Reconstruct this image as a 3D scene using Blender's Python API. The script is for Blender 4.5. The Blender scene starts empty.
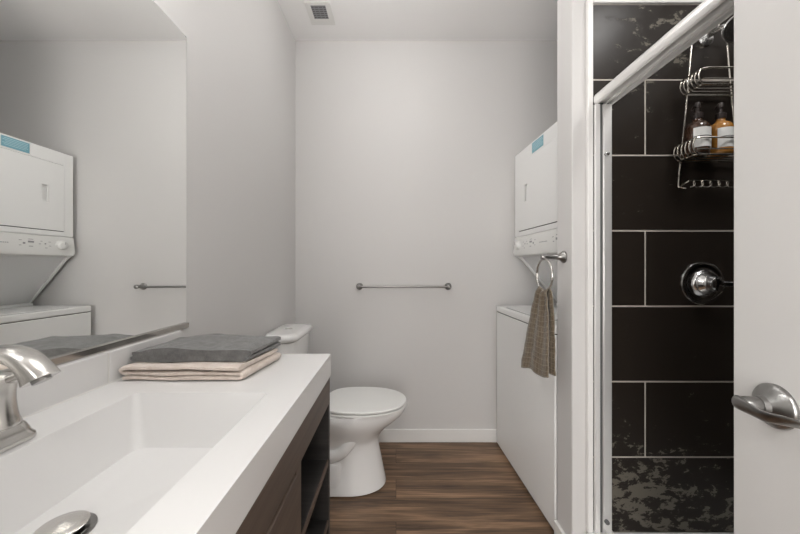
import bpy, bmesh, math, random
from mathutils import Vector, Matrix, noise

S = bpy.context.scene
C = S.collection
PI = math.pi

# ------------------------------------------------------------ camera, world, lights, exposure
H = 2.744            # ceiling height
cam_d = bpy.data.cameras.new('camera')
cam_d.lens = 14.4
cam_d.sensor_width = 36
cam_d.shift_x = 0.005
cam_d.clip_start = 0.02
cam = bpy.data.objects.new('camera', cam_d)
cam.location = (0, 0, 1.194)
cam.rotation_euler = (PI / 2, 0, 0)
C.objects.link(cam)
S.camera = cam

S.view_settings.view_transform = 'Standard'
S.view_settings.look = 'None'
S.view_settings.gamma = 1
S.view_settings.use_curve_mapping = False
S.view_settings.exposure = 0.11

W = bpy.data.worlds.new('world')
S.world = W
W.use_nodes = True
W.node_tree.nodes['Background'].inputs[0].default_value = (0.9, 0.95, 1, 1)
W.node_tree.nodes['Background'].inputs[1].default_value = 0.3


def area(name, loc, rot, sx, sy, power, col=(1, 0.96, 0.91)):
    l = bpy.data.lights.new(name, 'AREA')
    l.shape = 'RECTANGLE'
    l.size, l.size_y = sx, sy
    l.energy = power
    l.color = col
    o = bpy.data.objects.new(name, l)
    o.location = loc
    o.rotation_euler = rot
    C.objects.link(o)
    return o


NEUT = (1, 0.988, 0.975)
_l = bpy.data.lights.new('ceiling_fill_light', 'POINT')  # added light above the frame, evens out ceiling and upper walls
_l.energy = 58
_l.color = NEUT
_l.shadow_soft_size = 0.135
_o = bpy.data.objects.new('ceiling_fill_light', _l)
_o.location = (0.0, 1.40, H - 0.17)
C.objects.link(_o)
area('hall_fill_light', (0.05, -0.95, H - 0.052), (0, 0, 0), 0.9, 0.9, 42, NEUT)  # added in the hall as frontal fill from behind the camera
area('window_fill_light', (-0.42, -1.77, 1.20), (PI / 2, 0, 0), 1.3, 1.5, 33, (1.0, 0.98, 0.97))  # frontal fill through the doorway, set in an added hall window
area('shower_fill_light', (1.22, 0.45, H - 0.052), (0, 0, 0), 0.28, 0.28, 8, NEUT)  # added light over the shower, out of view
for _y in (0.20, 0.45, 0.70):      # unseen vanity globes, added; their side is read from the tank's shadow
    _l = bpy.data.lights.new('added_globe_light', 'POINT')
    _l.energy = 11
    _l.color = NEUT
    _l.shadow_soft_size = 0.055
    _o = bpy.data.objects.new('added_globe_light', _l)
    _o.location = (-0.55, _y, 2.19)
    C.objects.link(_o)


# ------------------------------------------------------------ materials
def mat(name, col=(0.8, 0.8, 0.8), rough=0.5, metal=0.0, spec=0.5, bump=0, bscale=200, coat=0, aniso=0, trans=0, ior=1.45, sheen=0):
    m = bpy.data.materials.new(name)
    m.use_nodes = True
    nt = m.node_tree
    b = nt.nodes['Principled BSDF']
    b.inputs['Base Color'].default_value = (*col, 1)
    b.inputs['Roughness'].default_value = rough
    b.inputs['Metallic'].default_value = metal
    b.inputs['Specular IOR Level'].default_value = spec
    b.inputs['Coat Weight'].default_value = coat
    b.inputs['Anisotropic'].default_value = aniso
    b.inputs['Transmission Weight'].default_value = trans
    b.inputs['IOR'].default_value = ior
    b.inputs['Sheen Weight'].default_value = sheen
    if bump:
        tc = nt.nodes.new('ShaderNodeTexCoord')
        n = nt.nodes.new('ShaderNodeTexNoise')
        n.inputs['Scale'].default_value = bscale
        n.inputs['Detail'].default_value = 3
        bp = nt.nodes.new('ShaderNodeBump')
        bp.inputs['Strength'].default_value = bump
        bp.inputs['Distance'].default_value = 0.002
        nt.links.new(tc.outputs['Object'], n.inputs['Vector'])
        nt.links.new(n.outputs['Fac'], bp.inputs['Height'])
        nt.links.new(bp.outputs['Normal'], b.inputs['Normal'])
    return m


def nodes(m):
    nt = m.node_tree
    return nt, nt.nodes, nt.links, nt.nodes['Principled BSDF']


WALL = mat('wall_paint', (0.645, 0.633, 0.622), 0.55, spec=0.3, bump=0.12, bscale=260)
CEIL = mat('ceiling_paint', (0.92, 0.91, 0.905), 0.7, spec=0.2, bump=0.1, bscale=200)
TRIM = mat('trim_paint', (0.80, 0.79, 0.77), 0.35)
DOORM = mat('door_paint', (0.67, 0.66, 0.645), 0.38, bump=0.05, bscale=150)
CERAMIC = mat('ceramic', (0.87, 0.865, 0.855), 0.08, coat=0.5)
APPL = mat('appliance_enamel', (0.86, 0.86, 0.85), 0.28, bump=0.03, bscale=500)
APPL2 = mat('appliance_panel', (0.78, 0.78, 0.775), 0.35)
PLAST = mat('white_plastic', (0.80, 0.80, 0.78), 0.35)
QUARTZ = mat('solid_surface', (0.69, 0.683, 0.675), 0.22)
NICKEL = mat('brushed_nickel', (0.60, 0.585, 0.56), 0.24, 1.0)
NICKELD = mat('dark_brushed_nickel', (0.28, 0.275, 0.268), 0.28, 1.0)
CHROME = mat('chrome', (0.86, 0.86, 0.86), 0.11, 1.0)
ALU = mat('satin_aluminium', (0.86, 0.855, 0.84), 0.33, 0.55)
ALUW = mat('pale_aluminium', (0.82, 0.815, 0.80), 0.35, 0.3)
WIRE = mat('caddy_wire', (0.62, 0.59, 0.53), 0.25, 1.0)
MIRROR = mat('mirror_glass', (0.93, 0.94, 0.93), 0.0, 1.0)
DARK = mat('dark_gap', (0.02, 0.02, 0.02), 0.6)
GREYD = mat('grey_print', (0.32, 0.32, 0.33), 0.5)
RUB = mat('grey_rubber', (0.12, 0.12, 0.12), 0.6)
BLUE = mat('blue_label', (0.20, 0.42, 0.50), 0.35)
LBLUE = mat('pale_blue_print', (0.45, 0.66, 0.72), 0.4)
LAB = mat('paper_label', (0.82, 0.82, 0.80), 0.5)
BLK = mat('black_print', (0.03, 0.03, 0.03), 0.4)
GROUT = mat('grout', (0.62, 0.57, 0.51), 0.8, bump=0.3, bscale=300)
PAN = mat('shower_pan', (0.82, 0.82, 0.81), 0.2)
GLASS = mat('clear_glass', (1, 1, 1), 0.0, trans=1.0, ior=1.45)
BROWN = mat('brown_bottle', (0.055, 0.024, 0.012), 0.08, coat=0.6)
AMBER = mat('amber_bottle', (0.42, 0.19, 0.04), 0.08, coat=0.6)
GLOW = bpy.data.materials.new('fill_glow')  # glow shared by the added lights and the added hall pane
GLOW.use_nodes = True
_b = GLOW.node_tree.nodes['Principled BSDF']
_b.inputs['Emission Color'].default_value = (1, 0.96, 0.9, 1)
_b.inputs['Emission Strength'].default_value = 2.0


def wood_mat(name, c1, c2, c3, axis, rough=0.45, planks=None):
    """dark wood grain stretched along axis; planks = (length, width) for a floor laid along x"""
    m = mat(name, c1, rough)
    nt, N, L, b = nodes(m)
    tc = N.new('ShaderNodeTexCoord')
    src = tc.outputs['Object']
    if planks:
        br = N.new('ShaderNodeTexBrick')
        br.offset = 0.37
        br.offset_frequency = 2
        br.inputs['Color1'].default_value = (0, 0, 0, 1)
        br.inputs['Color2'].default_value = (1, 1, 1, 1)
        br.inputs['Mortar'].default_value = (0.5, 0.5, 0.5, 1)
        br.inputs['Scale'].default_value = 1
        br.inputs['Mortar Size'].default_value = 0.0012
        br.inputs['Mortar Smooth'].default_value = 0.2
        br.inputs['Brick Width'].default_value = planks[0]
        br.inputs['Row Height'].default_value = planks[1]
        L.new(src, br.inputs['Vector'])
        ad = N.new('ShaderNodeVectorMath')
        ad.operation = 'MULTIPLY_ADD'
        L.new(br.outputs['Color'], ad.inputs[0])
        ad.inputs[1].default_value = (7.3, 3.1, 5.7)
        L.new(src, ad.inputs[2])
        src = ad.outputs[0]
    mp = N.new('ShaderNodeMapping')
    sc = [14, 14, 14]
    sc[axis] = 1.3
    mp.inputs['Scale'].default_value = sc
    L.new(src, mp.inputs['Vector'])
    n1 = N.new('ShaderNodeTexNoise')
    n1.inputs['Scale'].default_value = 1.0
    n1.inputs['Detail'].default_value = 6
    n1.inputs['Roughness'].default_value = 0.62
    n1.inputs['Distortion'].default_value = 0.6
    L.new(mp.outputs[0], n1.inputs['Vector'])
    mp2 = N.new('ShaderNodeMapping')
    sc2 = [120, 120, 120]
    sc2[axis] = 4
    mp2.inputs['Scale'].default_value = sc2
    L.new(src, mp2.inputs['Vector'])
    n2 = N.new('ShaderNodeTexNoise')
    n2.inputs['Scale'].default_value = 1.0
    n2.inputs['Detail'].default_value = 3
    L.new(mp2.outputs[0], n2.inputs['Vector'])
    mx = N.new('ShaderNodeMix')
    mx.data_type = 'FLOAT'
    mx.inputs[0].default_value = 0.33
    L.new(n1.outputs['Fac'], mx.inputs[2])
    L.new(n2.outputs['Fac'], mx.inputs[3])
    cr = N.new('ShaderNodeValToRGB')
    e = cr.color_ramp.elements
    e[0].position, e[0].color = (0.35 if planks else 0.32), (*c1, 1)
    e[1].position, e[1].color = (0.66 if planks else 0.68), (*c3, 1)
    k = e.new(0.5)
    k.color = (*c2, 1)
    L.new(mx.outputs[0], cr.inputs[0])
    out = cr.outputs[0]
    if planks:
        m2 = N.new('ShaderNodeMix')
        m2.data_type = 'RGBA'
        L.new(br.outputs['Fac'], m2.inputs[0])
        L.new(out, m2.inputs[6])
        m2.inputs[7].default_value = (c1[0] * 0.8, c1[1] * 0.8, c1[2] * 0.8, 1)
        out = m2.outputs[2]
    L.new(out, b.inputs['Base Color'])
    bp = N.new('ShaderNodeBump')
    bp.inputs['Strength'].default_value = 0.15
    bp.inputs['Distance'].default_value = 0.002
    L.new(n2.outputs['Fac'], bp.inputs['Height'])
    L.new(bp.outputs[0], b.inputs['Normal'])
    return m


FLOORM = wood_mat('floor_planks', (0.045, 0.028, 0.018), (0.150, 0.092, 0.055), (0.37, 0.23, 0.14), 0, 0.42, (1.22, 0.15))
CABW = wood_mat('cabinet_wood', (0.058, 0.041, 0.031), (0.092, 0.066, 0.050), (0.13, 0.096, 0.074), 1, 0.5)
CABSHADE = wood_mat('cabinet_wood_shaded', (0.012, 0.011, 0.010), (0.022, 0.020, 0.019), (0.040, 0.037, 0.034), 0, 0.5)  # cabinet wood with the cubby's shade put into its colour


def tile_mat():
    m = mat('glazed_slate_tile', (0.015, 0.011, 0.010), 0.16, coat=0.0, spec=0.25)
    nt, N, L, b = nodes(m)
    tc = N.new('ShaderNodeTexCoord')
    # reflections in the mottled glaze, painted as pale patches; a second, broad noise decides where they gather
    n = N.new('ShaderNodeTexNoise')
    n.inputs['Scale'].default_value = 25
    n.inputs['Detail'].default_value = 9
    n.inputs['Roughness'].default_value = 0.68
    n.inputs['Distortion'].default_value = 0.3
    mp = N.new('ShaderNodeMapping')
    mp.inputs['Scale'].default_value = (0.75, 1, 1.25)
    L.new(tc.outputs['Object'], mp.inputs['Vector'])
    L.new(mp.outputs[0], n.inputs['Vector'])
    big = N.new('ShaderNodeTexNoise')
    big.inputs['Scale'].default_value = 2.6
    big.inputs['Detail'].default_value = 2
    L.new(tc.outputs['Object'], big.inputs['Vector'])
    sep = N.new('ShaderNodeSeparateXYZ')
    L.new(tc.outputs['Object'], sep.inputs[0])
    # patches sit on the lowest and the topmost courses
    lo = N.new('ShaderNodeMapRange')
    lo.inputs[1].default_value = 0.72
    lo.inputs[2].default_value = 0.15
    lo.inputs[3].default_value = 0.0
    lo.inputs[4].default_value = 0.20
    L.new(sep.outputs[2], lo.inputs[0])
    hi = N.new('ShaderNodeMapRange')
    hi.inputs[1].default_value = 1.75
    hi.inputs[2].default_value = 2.05
    hi.inputs[3].default_value = 0.0
    hi.inputs[4].default_value = 0.11
    L.new(sep.outputs[2], hi.inputs[0])
    a = N.new('ShaderNodeMath')
    a.operation = 'ADD'
    L.new(lo.outputs[0], a.inputs[0])
    L.new(hi.outputs[0], a.inputs[1])
    rx = N.new('ShaderNodeMapRange')
    rx.inputs[1].default_value = 0.85
    rx.inputs[2].default_value = 1.45
    rx.inputs[3].default_value = 0.08
    rx.inputs[4].default_value = -0.10
    L.new(sep.outputs[0], rx.inputs[0])
    a1 = N.new('ShaderNodeMath')
    a1.operation = 'ADD'
    L.new(a.outputs[0], a1.inputs[0])
    L.new(rx.outputs[0], a1.inputs[1])
    a2 = N.new('ShaderNodeMath')
    a2.operation = 'MULTIPLY_ADD'
    L.new(big.outputs['Fac'], a2.inputs[0])
    a2.inputs[1].default_value = 0.5
    L.new(a1.outputs[0], a2.inputs[2])
    a3 = N.new('ShaderNodeMath')
    a3.operation = 'ADD'
    L.new(a2.outputs[0], a3.inputs[0])
    L.new(n.outputs['Fac'], a3.inputs[1])
    cr = N.new('ShaderNodeValToRGB')
    e = cr.color_ramp.elements
    e[0].position, e[0].color = 0.93, (0.023, 0.018, 0.0145, 1)
    e[1].position, e[1].color = 1.08, (0.15, 0.135, 0.11, 1)
    k = e.new(0.985)
    k.color = (0.035, 0.030, 0.025, 1)
    L.new(a3.outputs[0], cr.inputs[0])
    L.new(cr.outputs[0], b.inputs['Base Color'])
    mr = N.new('ShaderNodeMapRange')
    mr.inputs[1].default_value = 0.88
    mr.inputs[2].default_value = 1.0
    mr.inputs[3].default_value = 0.30
    mr.inputs[4].default_value = 0.5
    L.new(a3.outputs[0], mr.inputs[0])
    L.new(mr.outputs[0], b.inputs['Roughness'])
    bp = N.new('ShaderNodeBump')
    bp.inputs['Strength'].default_value = 0.06
    bp.inputs['Distance'].default_value = 0.003
    L.new(n.outputs['Fac'], bp.inputs['Height'])
    L.new(bp.outputs[0], b.inputs['Normal'])
    return m


TILE = tile_mat()


def cloth_mat(name, c1, c2, scale=900, fleck=60):
    m = mat(name, c1, 0.95, spec=0.1, sheen=0.35)
    nt, N, L, b = nodes(m)
    tc = N.new('ShaderNodeTexCoord')
    n = N.new('ShaderNodeTexNoise')
    n.inputs['Scale'].default_value = scale
    n.inputs['Detail'].default_value = 2
    n2 = N.new('ShaderNodeTexNoise')
    n2.inputs['Scale'].default_value = fleck
    n2.inputs['Detail'].default_value = 4
    L.new(tc.outputs['Object'], n.inputs['Vector'])
    L.new(tc.outputs['Object'], n2.inputs['Vector'])
    mx = N.new('ShaderNodeMix')
    mx.data_type = 'FLOAT'
    mx.inputs[0].default_value = 0.5
    L.new(n.outputs['Fac'], mx.inputs[2])
    L.new(n2.outputs['Fac'], mx.inputs[3])
    cr = N.new('ShaderNodeValToRGB')
    e = cr.color_ramp.elements
    e[0].position, e[0].color = 0.38, (*c1, 1)
    e[1].position, e[1].color = 0.62, (*c2, 1)
    L.new(mx.outputs[0], cr.inputs[0])
    L.new(cr.outputs[0], b.inputs['Base Color'])
    bp = N.new('ShaderNodeBump')
    bp.inputs['Strength'].default_value = 0.7
    bp.inputs['Distance'].default_value = 0.0025
    L.new(n.outputs['Fac'], bp.inputs['Height'])
    L.new(bp.outputs[0], b.inputs['Normal'])
    return m


GREYT = cloth_mat('grey_terry', (0.10, 0.099, 0.096), (0.20, 0.197, 0.194))
BEIGET = cloth_mat('beige_terry', (0.64, 0.54, 0.47), (0.78, 0.69, 0.62))


def checked_cloth():
    m = cloth_mat('brown_checked_weave', (0.072, 0.053, 0.035), (0.165, 0.126, 0.085), 500, 90)
    nt, N, L, b = nodes(m)
    old = b.inputs['Base Color'].links[0].from_socket
    uv = N.new('ShaderNodeUVMap')
    br = N.new('ShaderNodeTexBrick')
    br.offset = 0
    br.inputs['Scale'].default_value = 1
    br.inputs['Brick Width'].default_value = 0.021
    br.inputs['Row Height'].default_value = 0.021
    br.inputs['Mortar Size'].default_value = 0.0016
    br.inputs['Mortar Smooth'].default_value = 0.6
    L.new(uv.outputs[0], br.inputs['Vector'])
    mx = N.new('ShaderNodeMix')
    mx.data_type = 'RGBA'
    ml = N.new('ShaderNodeMath')
    ml.operation = 'MULTIPLY'
    ml.inputs[1].default_value = 0.33
    L.new(br.outputs['Fac'], ml.inputs[0])
    L.new(ml.outputs[0], mx.inputs[0])
    L.new(old, mx.inputs[6])
    mx.inputs[7].default_value = (0.42, 0.37, 0.28, 1)
    L.new(mx.outputs[2], b.inputs['Base Color'])
    return m


CHECK = checked_cloth()


# ------------------------------------------------------------ mesh helpers
def obj(name, bm, material, parent=None, smooth=False, bevel=0, seg=2, subsurf=0, angle=35, mats=None):
    me = bpy.data.meshes.new(name)
    bmesh.ops.recalc_face_normals(bm, faces=bm.faces)
    bm.to_mesh(me)
    bm.free()
    for mm in (mats or [material]):
        me.materials.append(mm)
    o = bpy.data.objects.new(name, me)
    C.objects.link(o)
    if parent is not None:
        o.parent = parent
    if bevel:
        md = o.modifiers.new('bevel', 'BEVEL')
        md.width = bevel
        md.segments = seg
        md.limit_method = 'ANGLE'
        md.angle_limit = math.radians(angle)
        md.harden_normals = False
    if subsurf:
        md = o.modifiers.new('sub', 'SUBSURF')
        md.levels = md.render_levels = subsurf
    if smooth or bevel:
        for p in me.polygons:
            p.use_smooth = True
        if not subsurf:
            try:
                me.set_sharp_from_angle(angle=math.radians(40))
            except Exception:
                pass
    return o


def tag(o, label, cat, group=None):
    o['label'] = label
    o['category'] = cat
    if group:
        o['group'] = group
    return o


def thing(name, label, cat, loc=(0, 0, 0), rz=0, group=None):
    o = bpy.data.objects.new(name, None)
    o.empty_display_size = 0.05
    C.objects.link(o)
    o.location = loc
    o.rotation_euler = (0, 0, rz)
    return tag(o, label, cat, group)


def struct(name, bm, m, parent=None, **k):
    o = obj(name, bm, m, parent, **k)
    o['kind'] = 'structure'
    return o


def NB():
    return bmesh.new()


def box(bm, x0, x1, y0, y1, z0, z1):
    vs = [bm.verts.new((x, y, z)) for x in (x0, x1) for y in (y0, y1) for z in (z0, z1)]
    for f in ((0, 1, 3, 2), (4, 6, 7, 5), (0, 4, 5, 1), (2, 3, 7, 6), (0, 2, 6, 4), (1, 5, 7, 3)):
        bm.faces.new([vs[i] for i in f])
    return bm


def B(*a):
    return box(NB(), *a)


def loft(bm, rings, cap0=True, cap1=True, closed=True):
    R = [[bm.verts.new(p) for p in r] for r in rings]
    n = len(R[0])
    for a, b in zip(R, R[1:]):
        for i in range(n if closed else n - 1):
            j = (i + 1) % n
            bm.faces.new((a[i], a[j], b[j], b[i]))
    if cap0:
        bm.faces.new(R[0][::-1])
    if cap1:
        bm.faces.new(R[-1])
    return bm


def lathe(bm, prof, c=(0, 0, 0), axis='z', n=32, cap=True):
    """prof: (radius, height) pairs along axis"""
    rings = []
    for r, h in prof:
        ring = []
        for i in range(n):
            a = 2 * PI * i / n
            u, v = r * math.cos(a), r * math.sin(a)
            p = {'z': (u, v, h), 'x': (h, u, v), 'y': (v, h, u)}[axis]
            ring.append((p[0] + c[0], p[1] + c[1], p[2] + c[2]))
        rings.append(ring)
    return loft(bm, rings, cap, cap)


def smooth_path(pts, k=6):
    P = [Vector(p) for p in pts]
    out = []
    for i in range(len(P) - 1):
        p0 = P[max(i - 1, 0)]
        p1, p2 = P[i], P[i + 1]
        p3 = P[min(i + 2, len(P) - 1)]
        for s in range(k):
            t = s / k
            out.append(0.5 * ((2 * p1) + (p2 - p0) * t + (2 * p0 - 5 * p1 + 4 * p2 - p3) * t * t + (3 * p1 - p0 - 3 * p2 + p3) * t ** 3))
    out.append(P[-1])
    return out


def tube(bm, pts, r, n=10, closed=False, cap=True):
    pts = [Vector(p) for p in pts]
    m = len(pts)
    rr = r if isinstance(r, (list, tuple)) else [r] * m
    T = []
    for i in range(m):
        if closed:
            t = pts[(i + 1) % m] - pts[i - 1]
        else:
            t = pts[min(i + 1, m - 1)] - pts[max(i - 1, 0)]
        T.append(t.normalized())
    up = Vector((0, 0, 1)) if abs(T[0].z) < 0.9 else Vector((1, 0, 0))
    nrm = (up - T[0] * up.dot(T[0])).normalized()
    rings = []
    for i in range(m):
        nrm = (nrm - T[i] * nrm.dot(T[i])).normalized()
        bn = T[i].cross(nrm)
        rings.append([pts[i] + (nrm * math.cos(2 * PI * k / n) + bn * math.sin(2 * PI * k / n)) * rr[i] for k in range(n)])
    if closed:
        rings.append(rings[0])
        loft(bm, rings, False, False)
        bmesh.ops.remove_doubles(bm, verts=bm.verts, dist=1e-6)
        return bm
    return loft(bm, rings, cap, cap)


def sp(v, e):
    return math.copysign(abs(v) ** e, v)


def egg(xc, af, ab, w, z, n=56, nf=2.1, nb=2.8):
    """plan outline facing +x"""
    out = []
    for i in range(n):
        a = 2 * PI * i / n
        c, s = math.cos(a), math.sin(a)
        e = 2 / (nf if c > 0 else nb)
        out.append((xc + (af if c > 0 else ab) * sp(c, e), w * sp(s, e), z))
    return out


def supere(cx, cy, ax, ay, z, p=4, n=48):
    out = []
    for i in range(n):
        a = 2 * PI * i / n
        out.append((cx + ax * sp(math.cos(a), 2 / p), cy + ay * sp(math.sin(a), 2 / p), z))
    return out


# ------------------------------------------------------------ room shell
XL, YB, XR, YF = -0.688, 2.19, 1.62, -0.20
struct('floor', B(-1.2, 1.74, -1.9, 2.31, -0.05, 0), FLOORM)
struct('ceiling', B(-1.2, 1.74, -1.9, 2.31, H, H + 0.06), CEIL)
struct('wall_left', B(XL - 0.12, XL, YF, YB, 0, H), WALL)
struct('wall_back', B(XL - 0.12, XR + 0.12, YB, YB + 0.12, 0, H), WALL)
struct('wall_right', B(XR, XR + 0.12, YF, YB, 0, H), WALL)
struct('wall_stub', B(0.704, XR, 1.28, 1.40, 0, H), WALL, bevel=0.004)
# front wall with the doorway the picture is taken from
bm = NB()
box(bm, XL - 0.12, -0.22, YF - 0.12, YF, 0, H)
box(bm, 0.585, XR + 0.12, YF - 0.12, YF, 0, H)
box(bm, -0.22, 0.585, YF - 0.12, YF, 2.07, H)
struct('wall_front', bm, WALL)
bm = NB()
box(bm, -0.30, -0.22, YF, YF + 0.015, 0, 2.14)
box(bm, 0.60, 0.68, YF, YF + 0.015, 0, 2.14)
box(bm, -0.22, 0.60, YF, YF + 0.015, 2.07, 2.14)
struct('trim_1', bm, TRIM, bevel=0.003)
# hall beyond the doorway
struct('wall_hall_left', B(-1.2, -1.1, -1.9, YF - 0.12, 0, H), WALL)
struct('wall_hall_right', B(1.2, 1.3, -1.9, YF - 0.12, 0, H), WALL)
struct('wall_hall_back', B(-1.2, 1.3, -1.9, -1.8, 0, H), WALL)
wf = NB()  # unseen window frame, added around the hall fill light
for b4 in ((-1.095, -1.07, 0.38, 2.02), (0.23, 0.30, 0.38, 2.02), (-1.07, 0.23, 0.38, 0.45), (-1.07, 0.23, 1.95, 2.02), (-1.07, 0.23, 1.19, 1.21)):
    box(wf, b4[0], b4[1], -1.80, -1.765, b4[2], b4[3])
wd = struct('fill_window_1', wf, TRIM, bevel=0.003)
obj('fill_window_pane', B(-1.07, 0.23, -1.798, -1.790, 0.45, 1.95), GLOW, wd)  # glowing pane, added behind the fill light


def baseboard(name, x0, x1, y0, y1):
    struct(name, B(x0, x1, y0, y1, 0.0, 0.088), TRIM, bevel=0.004)


baseboard('baseboard_back', XL, XR, YB - 0.014, YB)
baseboard('baseboard_left', XL, XL + 0.014, 1.02, YB - 0.014)
bm = NB()
box(bm, 0.690, 0.704, 1.266, 1.40, 0, 0.088)
box(bm, 0.704, 0.742, 1.266, 1.28, 0, 0.088)
struct('baseboard_stub', bm, TRIM, bevel=0.003)

# shower tile walls: real tiles on a grout bed
RH = 0.29985
Z0 = 0.1388


def tile_wall(name, along, a0, a1, face, inward, joints):
    """along 'x' or 'y'; tiles from a0..a1; face coordinate of the tile surface; inward = sign pointing into the shower"""
    g, t = 0.0032, 0.010
    gb = NB()
    tb = NB()

    def put(b_, p0, p1, q0, q1, z0, z1):
        if along == 'x':
            box(b_, p0, p1, min(q0, q1), max(q0, q1), z0, z1)
        else:
            box(b_, min(q0, q1), max(q0, q1), p0, p1, z0, z1)
    ztop = Z0 + 7 * RH
    back = face - inward * t
    put(gb, a0, a1, back, face - inward * 0.0025, Z0, ztop)
    for r in range(7):
        cuts = [a0] + [j for j in joints[r % 2] if a0 + 0.02 < j < a1 - 0.02] + [a1]
        for c0, c1 in zip(cuts, cuts[1:]):
            put(tb, c0 + (g if c0 > a0 else 0), c1 - (g if c1 < a1 else 0), back, face, Z0 + r * RH + g, Z0 + (r + 1) * RH - g)
    w = struct(name, gb, GROUT)
    obj('tile', tb, TILE, w, bevel=0.0015)
    return w


J0 = [0.780 + 0.61, 0.780 + 1.22]
J1 = [0.990, 0.990 + 0.61]
tile_wall('wall_shower_back', 'x', 0.779, XR - 0.01, 1.270, -1, (J0, J1))
tile_wall('wall_shower_right', 'y', YF, 1.27, XR - 0.01, -1, ([0.66, 0.05], [0.90, 0.30]))
tile_wall('wall_shower_front', 'x', 0.80, XR - 0.01, YF + 0.01, 1, (J0, J1))
bm = NB()
box(bm, 0.757, 0.779, 1.262, 1.28, 0.145, Z0 + 7 * RH + 0.018)
box(bm, 0.779, XR, 1.262, 1.28, Z0 + 7 * RH, Z0 + 7 * RH + 0.018)
struct('trim_2', bm, TRIM, bevel=0.003)

# ------------------------------------------------------------ mirror (wall mirror with a ground lower edge)
ym0, ym1, zm0, zm1 = -0.08, 1.049, 0.9975, 1.948
bm = NB()
xs = XL + 0.0003
xf = XL + 0.0024
vb = [bm.verts.new(p) for p in ((xs, ym0, zm0), (xs, ym1, zm0), (xs, ym1, zm1), (xs, ym0, zm1))]
ve = [bm.verts.new(p) for p in ((xf - 0.0009, ym0, zm0), (xf - 0.0009, ym1, zm0), (xf - 0.0009, ym1, zm1), (xf - 0.0009, ym0, zm1))]
vf = [bm.verts.new(p) for p in ((xf, ym0 + 0.004, zm0 + 0.017), (xf, ym1 - 0.004, zm0 + 0.017), (xf, ym1 - 0.004, zm1 - 0.004), (xf, ym0 + 0.004, zm1 - 0.004))]
bm.faces.new(vb)
bm.faces.new(vf)
for i in range(4):
    j = (i + 1) % 4
    bm.faces.new((vb[i], vb[j], ve[j], ve[i]))
    bm.faces.new((ve[i], ve[j], vf[j], vf[i]))
mir = obj('wall_mirror', bm, MIRROR)
CHAN = mat('satin_channel', (0.42, 0.40, 0.375), 0.16, 1.0)
bm = loft(NB(), [[(XL + 0.0003, y, 0.9965), (XL + 0.0100, y, 0.9965), (XL + 0.0112, y, 1.0125), (XL + 0.0003, y, 1.0125)] for y in (ym0, ym1 - 0.002)])
obj('bottom_channel', bm, CHAN, mir)
tag(mir, 'large frameless wall mirror above the white backsplash, reflecting the stacked dryer', 'mirror')

# ------------------------------------------------------------ vanity
YV0, YV1 = -0.14, 1.0
XF, ZC, ZU = -0.203, 0.923, 0.8565
van = thing('vanity_cabinet', 'dark wood bathroom vanity cabinet with open shelf cubby under a white countertop', 'cabinet', (-0.44, 0.43, 0))


def V(name, bm, m, parent=None, **k):
    bm.transform(Matrix.Translation((0.44, -0.43, 0)))
    return obj(name, bm, m, parent or van, **k)


XC = -0.2065   # cabinet front plane
bm = NB()
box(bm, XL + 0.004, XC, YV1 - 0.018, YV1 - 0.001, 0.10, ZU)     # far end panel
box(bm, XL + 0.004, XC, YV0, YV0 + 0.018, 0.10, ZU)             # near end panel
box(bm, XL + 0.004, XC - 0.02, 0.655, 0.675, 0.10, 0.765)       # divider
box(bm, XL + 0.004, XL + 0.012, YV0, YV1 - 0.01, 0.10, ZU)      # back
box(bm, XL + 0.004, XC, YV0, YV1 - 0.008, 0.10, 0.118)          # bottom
V('body', bm, CABSHADE, bevel=0.001)
V('rail', B(XC - 0.018, XC + 0.0005, YV0, YV1 - 0.008, 0.772, ZU), CABW, bevel=0.001)
V('frame', B(XC - 0.018, XC, 0.662, 0.698, 0.118, 0.772), CABW, bevel=0.0015)
V('toe_kick', B(XL + 0.03, XC - 0.06, YV0 + 0.01, YV1 - 0.02, 0.0, 0.10), CABSHADE)
for z in (0.603, 0.418, 0.25):
    sf = V('shelf', B(XL + 0.012, XC - 0.004, 0.675, YV1 - 0.018, z - 0.018, z), CABSHADE, bevel=0.001)
    V('shelf_edge', B(XC - 0.004, XC - 0.001, 0.698, YV1 - 0.018, z - 0.018, z), CABW, sf)
for y0, y1 in ((YV0 + 0.004, 0.255), (0.261, 0.655)):
    d = V('door', B(XC - 0.016, XC + 0.004, y0, y1, 0.122, 0.768), CABW, bevel=0.002)
    yy = 0.215 if y1 < 0.3 else 0.30
    bm = NB()
    tube(bm, [(XC + 0.004, yy, 0.40), (XC + 0.03, yy, 0.40), (XC + 0.03, yy, 0.52), (XC + 0.004, yy, 0.52)], 0.005, 8)
    V('handle', bm, NICKEL, d, smooth=True)

# countertop with the integral basin
bx0, bx1, by0, by1 = -0.561, -0.275, 0.215, 0.690
fx0, fx1, fy0, fy1, fz = -0.530, -0.296, 0.27, 0.655, 0.822
XBK = XL + 0.002


def rrect(x0, x1, y0, y1, z, r, n=6):
    out = []
    for cx, cy, a0 in ((x1 - r, y1 - r, 0), (x0 + r, y1 - r, PI / 2), (x0 + r, y0 + r, PI), (x1 - r, y0 + r, 1.5 * PI)):
        for i in range(n + 1):
            a = a0 + PI / 2 * i / n
            out.append((cx + r * math.cos(a), cy + r * math.sin(a), z))
    return out


def slab_ring(x0, x1, y0, y1, z, cnt):
    """outer outline sampled to match rrect's point order (corners, n+1 pts each)"""
    out = []
    for (cx, cy) in ((x1, y1), (x0, y1), (x0, y0), (x1, y0)):
        for i in range(cnt):
            out.append((cx, cy, z))
    return out


ctop = thing('countertop', 'white solid-surface countertop with rectangular integral sink basin on the dark vanity', 'countertop', (-0.44, 0.43, ZU))


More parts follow.
